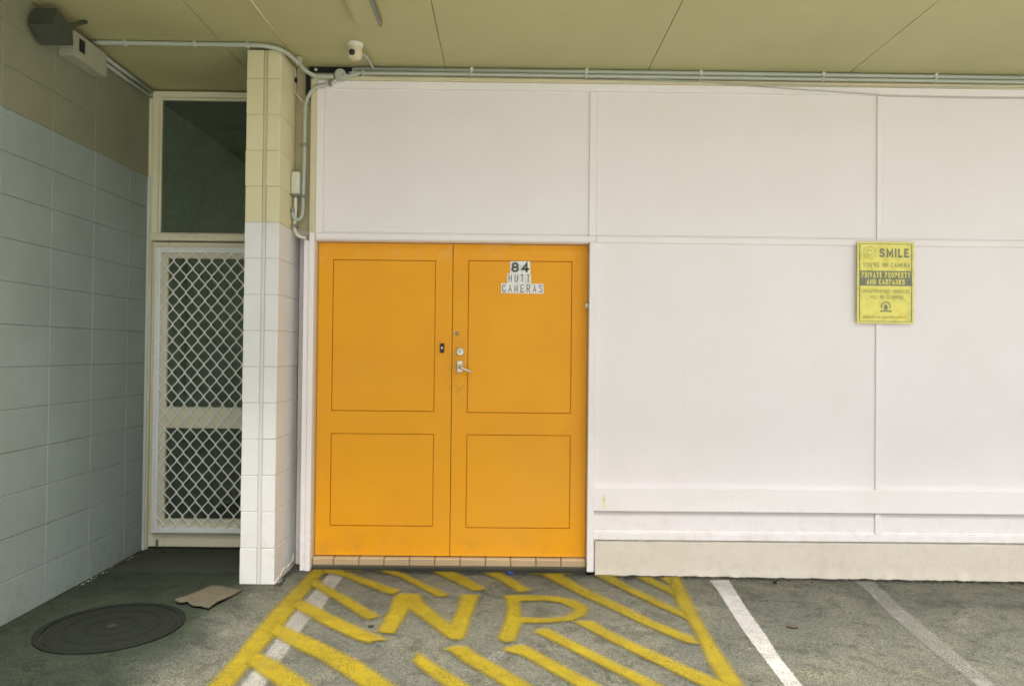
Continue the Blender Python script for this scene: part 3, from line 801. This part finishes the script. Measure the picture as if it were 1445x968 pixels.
# illegible remains of reddish marker writing on the transom
mk = MB(); rnd = random.Random(12)
for i in range(26):
    x = -.655+.19*i/26+rnd.uniform(-.002, .002); z = 2.010+rnd.uniform(0, .006)
    if i in (8, 16, 17): continue
    mk.tube([(x, AY-.0003, z), (x+rnd.uniform(-.003, .004), AY-.0003, z+rnd.uniform(.004, .012))], .0009, 4)
mk.build('faded_marker_writing', M['rustmark'], af)
sd_ = empty('timber_door'); tag(sd_, 'cream glazed timber door behind a diamond security grille in the left bay', 'door')
def dp(name, x0, x1, z0, z1, y0=AY+.022, y1=AY+.060, mat='frame_cream', parent=sd_, bev=.003): return MB().box(x0, x1, y0, y1, z0, z1, bev).build(name, M[mat], parent)
dp('stile', -.847, -.746, .014, 1.984)
dp('stile', -.06, XH, .014, 1.984)
dp('rail', -.7455, -.0605, 1.882, 1.984)
dp('rail', -.7455, -.0605, .780, .916)
dp('rail', -.7455, -.0605, .014, .193)
dp('glass_pane', -.7453, -.0607, .9163, 1.8817, AY+.040, AY+.044, 'glass', bev=0)
dp('glass_pane', -.7453, -.0607, .1933, .7797, AY+.040, AY+.044, 'glass', bev=0)
for z in (.30, 1.0, 1.66): MB().lathe([(.006, -.04), (.006, .04)], (-.850, AY-.004, z), (0, 0, 1), 10).build('hinge', M['frame_cream'], sd_)
MB().box(-.792, -.778, AY+.010, AY+.0218, .022, .062, .001).build('door_bolt', M['darksteel'], sd_)
scr = MB()
sx0, sx1, sz0, sz1 = -.812, XH, .112, 1.948
for (a, b, c, d) in ((sx0, sx0+.014, sz0, sz1), (sx0+.0145, sx1, sz1-.014, sz1), (sx0+.0145, sx1, sz0, sz0+.014)):
    scr.box(a, b, AY-.012, AY+.0215, c, d, .0015)
for (a, b, c, d) in ((sx0+.0146, sx0+.032, sz0+.0145, sz1-.0145), (sx0+.0325, sx1, sz1-.032, sz1-.0146), (sx0+.0325, sx1, sz0+.0146, sz0+.032)):
    scr.box(a, b, AY-.006, AY+.0213, c, d, .0015)
grille = scr.build('screen_frame', M['alu'], sd_)
# expanded diamond grille: each zigzag wire swings half a cell and touches its neighbours
CW, CH = .0822, .1030
def wire(x0, s):
    pts = []
    z = sz0+.016; N = 12
    while z < sz1-.018:
        ph = ((z-.061)/CH) % 1.0
        t = 1-abs(2*ph-1)                      # 0..1..0
        t = t*t*(3-2*t)*.9+t*.1
        pts.append((x0+s*t*(CW/2-.0030)+s*.0015, AY-.003+(.0012 if s > 0 else -.0012), z)); z += CH/N
    return pts
x = sx0+.0325-.012; i = 0
xk = -.7385-.0822
cols = []
while xk < XH:
    for s in (1, -1):
        cols.append((xk, s))
    xk += CW
for x, s in cols:
    pts = [p for p in wire(x, s) if p[0] > sx0+.028 and p[0] < XH]
    pts = wire(x, s)
    pts = [(min(max(p[0], sx0+.022), XH), p[1], p[2]) for p in pts]
    if max(p[0] for p in pts) <= sx0+.03: continue
    MB().tube(pts, .0043, 6).build('grille_wire', M['grille'], grille)
# room behind the glass
room = empty('dim_room'); room['kind'] = 'structure'; room['label'] = 'dim room behind the glazed door, side opening added to light it'
MB().box(LX-.02, LX+.0, AY+.10, 3.2, 0, CZ).build('room_wall', M['room'], room)
MB().box(LX-.02, 1.8, 3.2, 3.22, 0, CZ).build('room_wall', M['room'], room)
MB().box(1.8, 1.82, AY+.10, 1.0, 0, CZ).build('room_wall', M['room'], room)
MB().box(1.8, 1.82, 1.0, 3.2, 0, 1.3).build('room_wall', M['room'], room)  # gap above left open, added so daylight reaches the room's left wall
MB().box(1.8, 1.82, 2.9, 3.2, 1.3, CZ).build('room_wall', M['room'], room)
MB().box(1.8, 1.82, 1.0, 2.9, 2.7, CZ).build('room_wall', M['room'], room)
MB().box(LX, 1.8, AY+.10, 3.2, 2.94, 2.96).build('room_ceiling', M['room_dark'], room)
MB().box(LX, 1.8, AY+.10, 3.2, -.01, .008).build('room_floor', M['room_dark'], room)
MB().box(.021, 1.8, AY+.095, AY+.105, 0, CZ).build('room_wall', M['room'], room)
tag(MB().prism([(-.70+.004*i+(.004 if i % 2 else 0), AY+.12+(.012 if i % 2 else 0)) for i in range(7)]+[(-.676, AY+.16), (-.70, AY+.16)], 1.2, 'z', .75).build('curtain', M['curtain']), 'pale strip of curtain behind the glass of the timber door', 'curtain')

# ------------------------------------------------------------------ conduits, boxes and fittings
def saddle(parent, x, y, z, axis='x', r=.014, mat='pvc'):
    b = MB()
    if axis == 'x':
        b.box(x-.009, x+.009, y-r, y+r, z-r-.002, z+r+.003, .004)
    elif axis == 'z':
        b.box(x-r-.010, x+r+.006, y-r-.003, y+r, z-.008, z+.008, .003)
    elif axis == 'y':
        b.box(x-r, x+r, y-.009, y+.009, z-r-.002, z+r+.003, .004)
    return b.build('saddle', M[mat], parent)
main = empty('conduit_run'); tag(main, 'upper grey conduit running the length of the wall under the soffit', 'conduit', 'grey conduits under the soffit')
MB().tube([(.545, -.018, 2.955), (2.6, -.018, 2.957), (5.4, -.018, 2.955)], .0125, 12).build('pipe', M['conduit'], main)
for x in (1.235, 1.915, 2.592, 3.320, 3.99, 4.68): saddle(main, x, -.018, 2.958, 'x', .0135)
low = empty('conduit_run'); tag(low, 'thick grey conduit from the left soffit, bending over the pier to the junction box', 'conduit', 'grey conduits under the soffit')
path = [(-.82, -.34, 2.957), (-.60, -.338, 2.958), (-.263, -.335, 2.958), (.02, -.340, 2.956), (.13, -.335, 2.952), (.205, -.285, 2.948), (.245, -.16, 2.940), (.268, -.07, 2.925), (.31, -.034, 2.908), (.37, -.028, 2.905), (.425, -.028, 2.906)]
MB().tube(smooth_path(path, 5), .0125, 12).build('pipe', M['conduit'], low)
for x in (-.64, -.263, .027): saddle(low, x, -.336, 2.957, 'x', .0145, 'conduit')
MB().box(.238, .270, -.165, -.135, 2.925, 2.968, .003).build('saddle', M['conduit'], low)
jb = MB(); jb.lathe([(.034, 0), (.034, .040), (.030, .045), (.030, .046)], (.466, .0, 2.914), (0, -1, 0), 24)
jb = jb.build('junction_box', M['conduit']); tag(jb, 'small round grey junction box where the conduits meet above the doors', 'junction box')
MB().lathe([(.004, 0), (.004, .002)], (.484, -.046, 2.914), (0, -1, 0), 8).build('screw', M['darksteel'], jb)
l2 = empty('conduit_run'); tag(l2, 'lower grey conduit running right from the round junction box', 'conduit', 'grey conduits under the soffit')
MB().tube(smooth_path([(.495, -.028, 2.908), (.53, -.028, 2.914), (.575, -.026, 2.925), (.66, -.024, 2.930), (2.2, -.024, 2.930), (3.8, -.024, 2.929), (5.4, -.024, 2.928)], 5), .0105, 12).build('pipe', M['conduit'], l2)
for x in (.60, 1.235, 1.915, 2.592, 3.320, 3.99): saddle(l2, x-.004, -.024, 2.929, 'x', .0125, 'conduit')
# sagging thin cable on the right
tag(MB().tube(smooth_path([(2.1, -.013, 2.925), (2.35, -.014, 2.918), (2.75, -.014, 2.895), (3.2, -.014, 2.868), (3.62, -.014, 2.846), (3.70, -.014, 2.838), (4.1, -.014, 2.833), (4.7, -.014, 2.836)], 6), .0026, 6).build('sagging_cable', M['conduit']), 'thin cable sagging below the conduits at upper right', 'cable')
tag(MB().tube(smooth_path([(1.9, -.014, 2.912), (2.7, -.015, 2.902), (3.6, -.015, 2.893), (5.3, -.015, 2.902)], 6), .0022, 6).build('loose_cable', M['conduit']), 'straighter thin cable just under the conduits at upper right', 'cable')
# vertical conduit left of the wall
v = empty('vertical_conduit'); tag(v, 'grey conduit dropping down the corner beside the pier, hooked at its foot', 'conduit')
MB().tube(smooth_path([(.440, -.022, 2.892), (.418, -.020, 2.874), (.375, -.018, 2.858), (.322, -.017, 2.845), (.286, -.016, 2.812), (.264, -.016, 2.760), (.256, -.018, 2.70), (.256, -.018, 2.45), (.252, -.018, 2.20), (.250, -.018, 2.11), (.243, -.022, 2.075), (.225, -.035, 2.058), (.206, -.045, 2.070), (.200, -.05, 2.098)], 5), .0105, 12).build('pipe', M['conduit'], v)
saddle(v, .255, -.018, 2.50, 'z', .012, 'darksteel'); saddle(v, .252, -.018, 2.195, 'z', .012, 'darksteel')
MB().lathe([(.014, 0), (.014, .03)], (.256, -.018, 2.70), (0, 0, 1), 12).build('coupling', M['conduit'], v)
MB().lathe([(.013, 0), (.013, .022)], (.200, -.05, 2.095), (0, 0, 1), 12).build('end_fitting', M['darksteel'], v)
sen = empty('sensor_box'); tag(sen, 'small upright cream sensor box on the side of the pier with its own conduit', 'sensor')
MB().box(.191, .238, -.060, -.006, 2.205, 2.335, .006, 2).build('housing', M['pvc'], sen)
MB().box(.1915, .246, -.064, -.002, 2.192, 2.2045, .003).build('base_cap', M['darksteel'], sen)
MB().tube(smooth_path([(.213, -.034, 2.191), (.212, -.034, 2.12), (.209, -.034, 2.03), (.212, -.034, 1.995), (.228, -.030, 1.967), (.252, -.024, 1.956), (.280, -.020, 1.953)], 5), .0095, 12).build('pipe', M['pvc'], sen)
MB().box(.1915, .228, -.050, -.016, 2.010, 2.030, .003).build('saddle', M['darksteel'], sen)
MB().lathe([(.0125, 0), (.0125, .014)], (.276, -.020, 1.953), (1, 0, 0), 12).build('end_fitting', M['darksteel'], sen)
# thin cable down the pier's side
c = empty('pier_cable'); tag(c, 'thin cream cable looped down the upper side of the pier', 'cable')
MB().tube(smooth_path([(.196, -.02, 2.965), (.195, -.012, 2.92), (.195, -.006, 2.88), (.196, -.022, 2.84), (.205, -.03, 2.805), (.235, -.016, 2.765), (.258, -.012, 2.745)], 6), .0035, 8).build('wire', M['cream_trim'], c)
MB().box(.191, .204, -.018, .002, 2.872, 2.900, .002).build('clip', M['black'], c)
# dark solid strips paint the shade inside the gaps; black bracket beside them
gap = MB().box(.2755, .592, -.001, .0035, 2.936, 2.9715).build('slot_shade', M['darkhole'], wall)
tag(gap, 'dark strip painting the shade of the slot above the junction box')
MB().box(.306, .322, -.012, -.0015, 2.944, 2.960, .002).build('spacer', M['pvc'], wall)
MB().box(.528, .543, -.012, -.0015, 2.944, 2.962, .002).build('spacer', M['pvc'], wall)
MB().box(.255, .2745, -.009, .02, 2.800, 2.940).build('gap_shade', M['darkhole'], wall)
MB().box(.262, .285, -.014, .0, 2.772, 2.800, .003).build('bracket', M['black'], wall)
MB().box(.395, .412, -.036, -.006, 2.852, 2.882, .003).build('pipe_clip', M['darksteel'], v)
# camera on the soffit
dc = empty('ceiling_camera'); tag(dc, 'small cream security camera fixed to the soffit above the left door', 'security camera')
MB().lathe([(.046, 0), (.046, -.010), (.040, -.020)], (.612, -.335, CZ-.0005), (0, 0, 1), 28).build('mount', M['pvc'], dc)
MB().lathe([(.040, -.0205), (.041, -.06), (.036, -.078), (.020, -.088)], (.612, -.335, CZ), (0, 0, 1), 28).build('camera_body', M['cream_trim'], dc)
MB().lathe([(.015, 0), (.016, .014), (.008, .018)], (.606, -.372, CZ-.062), (0, -1, -.35), 18).build('lens', M['black'], dc)
MB().tube(smooth_path([(.640, -.322, CZ-.05), (.652, -.25, CZ-.030), (.658, -.14, CZ-.024), (.655, -.05, CZ-.018), (.660, -.025, CZ-.018)], 5), .008, 10).build('cable_tail', M['conduit'], dc)
# soffit light fitting
lf = empty('soffit_light'); tag(lf, 'boxy cream light fitting on the soffit at the top edge, unlit', 'light fitting')
MB().prism([(-1.05, CZ-.001), (-.665, CZ-.001), (-.645, CZ-.028), (-.665, CZ-.038), (-1.05, CZ-.038)], .105, 'x', .692).build('housing', M['soffit'], lf)
MB().box(.676, .6915, -1.04, -.65, CZ-.032, CZ-.001, .003).build('end_cap', M['soffit'], lf)
MB().box(.7975, .812, -1.04, -.64, CZ-.042, CZ-.001, .003).build('end_cap', M['darksteel'], lf)
# pair of conduits in the corner of side wall and soffit
pr = empty('corner_conduit_pair'); tag(pr, 'pair of conduits tucked in the corner of the side wall and soffit', 'conduit')
MB().tube([(LX+.022, -.30, 2.948), (LX+.020, .40, 2.948)], .013, 10).build('pipe', M['conduit'], pr)
MB().tube([(LX+.018, -.30, 2.916), (LX+.018, .40, 2.916)], .011, 10).build('pipe', M['conduit'], pr)
MB().box(LX+.0015, LX+.036, -.305, -.255, 2.893, 2.966, .004).build('joint_box', M['conduit'], pr)
# wall-mounted box and flood lamp at the top left
wb = empty('wall_cabinet'); tag(wb, 'cream box mounted high on the side wall at the top left', 'electrical box')
MB().box(LX+.0015, LX+.085, -.560, -.250, 2.80, 2.93, .005, 2).build('case', M['cabinet'], wb)
MB().box(LX+.0855, LX+.090, -.520, -.470, 2.838, 2.905, .002).build('latch', M['black'], wb)
fl = empty('flood_lamp'); tag(fl, 'dark flood lamp hanging from the soffit in the top left corner', 'lamp')
MB().prism([(-.80, 2.93), (-.68, 2.90), (-.66, 2.81), (-.74, 2.775), (-.83, 2.84)], .11, 'x', LX+.03).build('lamp_head', M['lamp_grey'], fl)
MB().tube([(LX+.09, -.72, 2.88), (LX+.12, -.62, 2.93), (LX+.15, -.57, 2.970)], .010, 8).build('arm', M['lamp_grey'], fl)

# ------------------------------------------------------------------ the sign
sg = empty('parking_sign'); tag(sg, 'yellow sign reading SMILE YOU\'RE ON CAMERA on the white wall', 'sign')
sx0, sx1, sz0, sz1 = 3.530, 3.868, 1.488, 1.970
FYs = -.016
MB().box(sx0, sx1, FYs, FYs+.004, sz0, sz1, .0008).build('sign_plate', M['sign_yellow'], sg)
MB().box(T2+.002, T2b-.002, FYs+.0045, -.0085 if False else .0, 1.55, 1.90).build('mounting_tape', M['black'], sg)
W_, H_ = sx1-sx0, sz1-sz0
def SX(u): return sx0+W_*u
def SZ(v): return sz1-H_*v
def flat(name, rects, mat, y):
    b = MB()
    for (u0, u1, v0, v1) in rects: b.box(SX(u0), SX(u1), y+.0002, y+.0004, SZ(v1), SZ(v0))
    return b.build(name, M[mat], sg)
yy = FYs-.0005
flat('printed_border', [(.035, .965, .022, .030), (.035, .965, .972, .980), (.035, .052, .0302, .9718), (.948, .965, .0302, .9718)], 'sign_ink', yy)
flat('printed_band', [(.0525, .9475, .355, .540)], 'sign_ink', yy)
def st(body, u0, u1, v0, v1, mat, bold, y=FYs-.0008): return text_mesh('printed_text', body, SX(u0), y, SZ(v1), H_*(v1-v0), W_*(u1-u0), M[mat], sg, bold)
st('SMILE', .385, .905, .080, .190, 'sign_ink', .20)
st("YOU'RE ON CAMERA", .100, .925, .255, .312, 'sign_ink_faded', .15)
st('PRIVATE PROPERTY', .075, .930, .372, .440, 'sign_yellow', .18, FYs-.0011)
st('AND CARPARKS', .165, .835, .458, .523, 'sign_yellow', .18, FYs-.0011)
st('UNAUTHORISED VEHICLES', .095, .925, .585, .628, 'sign_ink_faded', .13)
st('WILL BE CLAMPED', .225, .810, .655, .698, 'sign_ink_faded', .13)
st('RELEASE FEE CHARGED $', .100, .720, .910, .938, 'sign_ink_faded', .13)
def ring(name, u, v, r, w, mat, a0=0, a1=360, n=40):
    bm = bmesh.new(); prev = None
    for i in range(n+1):
        a = R(a0+(a1-a0)*i/n)
        p = bm.verts.new((SX(u)+r*math.cos(a), yy, SZ(v)+r*math.sin(a))); q = bm.verts.new((SX(u)+(r-w)*math.cos(a), yy, SZ(v)+(r-w)*math.sin(a)))
        if prev: bm.faces.new((prev[0], p, q, prev[1]))
        prev = (p, q)
    me = bpy.data.meshes.new(name); bm.to_mesh(me); bm.free(); me.materials.append(M[mat])
    return link(bpy.data.objects.new(name, me), sg)
ring('smiley_outline', .215, .130, .0365, .0022, 'sign_ink_faded')
ring('smiley_mouth', .215, .118, .0255, .0030, 'sign_ink_faded', 205, 335)
b = MB()
for u in (.190, .240): b.lathe([(.0032, 0), (.0032, .0004)], (SX(u), yy, SZ(.108)), (0, -1, 0), 14)
eyes = b.build('smiley_eyes', M['sign_ink'], sg)
# emblem: ring with a padlock-like house over a ribbon
ring('emblem_ring', .505, .792, .0290, .0058, 'sign_ink', -30, 210)
e = MB(); cx_, cz_ = SX(.505), SZ(.800)
e.prism([(cx_-.0105, cz_-.015), (cx_+.0105, cz_-.015), (cx_+.0105, cz_+.006), (cx_+.004, cz_+.012), (cx_, cz_+.020), (cx_-.004, cz_+.012), (cx_-.0105, cz_+.006)], -.0004, 'y', yy)
e.prism([(cx_-.034, cz_-.022), (cx_-.020, cz_-.018), (cx_+.020, cz_-.018), (cx_+.034, cz_-.022), (cx_+.032, cz_-.032), (cx_+.018, cz_-.027), (cx_-.018, cz_-.027), (cx_-.032, cz_-.032)], -.0004, 'y', yy)
e.build('emblem', M['sign_ink'], sg)
rw = MB(); px = SX(.735)
rw.tube(smooth_path([(px+.003*i, FYs-.0006, SZ(.925)+(.005 if i % 2 else -.003)*(1.2-.06*i)) for i in range(16)], 3), .0009, 5)
rw.build('handwritten_amount', M['sign_red'], sg)

# ------------------------------------------------------------------ things on the ground
mh = empty('manhole_cover', (-.36, -.905, gz(-.36))); tag(mh, 'round dark manhole cover sunk in the asphalt of the left bay', 'manhole cover')
DMAT = plain('cast_iron', (.012, .014, .010), .95, .0, .1)
mh.location.z += .0035
def mp(name, prof, mat=None): 
    o = MB().lathe(prof, (0, 0, 0), (0, 0, 1), 48).build(name, mat or DMAT, None, origin=(0, 0, 0)); o.parent = mh; return o
bm = bmesh.new()
def annulus(bm, r0_, r1_, z0, z1, n=48):
    vs = [[bm.verts.new((r*math.cos(2*math.pi*k/n), r*math.sin(2*math.pi*k/n), z)) for k in range(n)] for r, z in ((r0_, z0), (r0_, z1), (r1_, z1), (r1_, z0))]
    for a in range(4):
        A, B = vs[a], vs[(a+1) % 4]
        for k in range(n): bm.faces.new((A[k], A[(k+1) % n], B[(k+1) % n], B[k]))
def from_bm(name, bm, mat, parent):
    bmesh.ops.recalc_face_normals(bm, faces=bm.faces)
    me = bpy.data.meshes.new(name); bm.to_mesh(me); bm.free(); me.materials.append(mat)
    return link(bpy.data.objects.new(name, me), parent)
annulus(bm, .285, .315, -.01, .0035); from_bm('rim', bm, DMAT, mh)
mp('lid', [(.280, -.01), (.280, .001), (.272, .002), (.262, .002), (.258, .001)], plain('worn_iron_lid', (.013, .0155, .011), .95, 0, .1))
bm = bmesh.new()
for r_ in (.10, .20): annulus(bm, r_, r_+.010, .0005, .0026)
from_bm('raised_rings', bm, DMAT, mh)
mp('lifting_hole', [(.022, .0), (.022, .0042)], M['darkhole'])

# flattened cardboard
def card():
    outline = [(-.223, -.567), (-.19, -.50), (-.155, -.40), (-.128, -.315), (-.06, -.335), (.0, -.36), (.061, -.381), (.045, -.45), (.03, -.53), (.008, -.60), (-.003, -.683), (-.05, -.655), (-.10, -.645), (-.14, -.60), (-.18, -.605)]
    bm = bmesh.new(); rnd = random.Random(2)
    pts = []
    n = len(outline)
    for i in range(n):
        a, b = Vector(outline[i]), Vector(outline[(i+1) % n])
        for k in range(4):
            p = a.lerp(b, k/4); pts.append((p.x+rnd.uniform(-.003, .003), p.y+rnd.uniform(-.004, .004)))
    cx0, cy0 = -.07, -.50
    def h(x, y): return .010+.005*math.sin((x*1.2+y)*7)+.005*noise.noise(Vector((x*8, y*8, 0)))
    tops = []
    for f in (1, .8, .6, .4, .2):
        tops.append([(cx0+(x-cx0)*f, cy0+(y-cy0)*f) for x, y in pts])
    rt_ = [[bm.verts.new((x, y, h(x, y)+.004)) for x, y in ring_] for ring_ in tops]
    rb_ = [bm.verts.new((x, y, h(x, y)-.001)) for x, y in tops[0]]
    m = len(pts)
    for A, B in zip(rt_, rt_[1:]):
        for k in range(m): bm.faces.new((A[k], A[(k+1) % m], B[(k+1) % m], B[k])).smooth = True
    bm.faces.new(rt_[-1])
    for k in range(m): bm.faces.new((rt_[0][k], rb_[k], rb_[(k+1) % m], rt_[0][(k+1) % m]))
    bm.faces.new(rb_)
    t = NT('damp_cardboard')
    cc = t.mix(t.ramp(t.noise(9, 6, .7), .35, .7), (.105, .088, .055), (.07, .06, .038))
    cc = t.mix(t.ramp(t.noise(28, 5, .8), .62, .66), cc, (.02, .018, .012))
    t.color(cc); t.rough(.85); t.bump(t.noise(40, 4, .7), .5, .003)
    o = from_bm('cardboard', bm, t.m, None)
    tag(o, 'torn brown piece of flattened cardboard on the asphalt left of the pier', 'cardboard')
    o2 = MB()
    return o
card()
def scrap(name, label, cat, x, y, s, mat, hgt=.004, seed=1, lift=.004):
    rnd = random.Random(seed); n = 9
    poly = [(x+s*math.cos(2*math.pi*k/n)*rnd.uniform(.6, 1.1), y+s*.6*math.sin(2*math.pi*k/n)*rnd.uniform(.6, 1.1)) for k in range(n)]
    return tag(MB().prism(poly, hgt, 'z', gsurf(x, y)+lift).build(name, M[mat]), label, cat)
scrap('plastic_scrap', 'tiny blue plastic scrap at the foot of the doorstep', 'litter', 1.497, .004, .020, 'blue', .008, 3)
scrap('leaf', 'brown leaf on the asphalt beside the bright white line', 'leaf', 2.86, -.78, .032, 'leaf', .004, 4)
scrap('pebble', 'small dark pebble by the plinth between the white lines', 'pebble', 3.02, -.10, .014, 'black', .012, 6)
scrap('leaf', 'small dead leaf on the asphalt between stripe and letter N', 'leaf', .835, -.86, .018, 'dirt', .004, 8)

# ------------------------------------------------------------------ surroundings behind the camera
def far_building():
    b = empty('opposite_building'); b['kind'] = 'structure'; b['label'] = 'low commercial block across the car park behind the camera'
    MB().box(-30, 30, -34, -26, -.3, 5.5).build('building_wall', M['cream_trim'], b)
far_building()
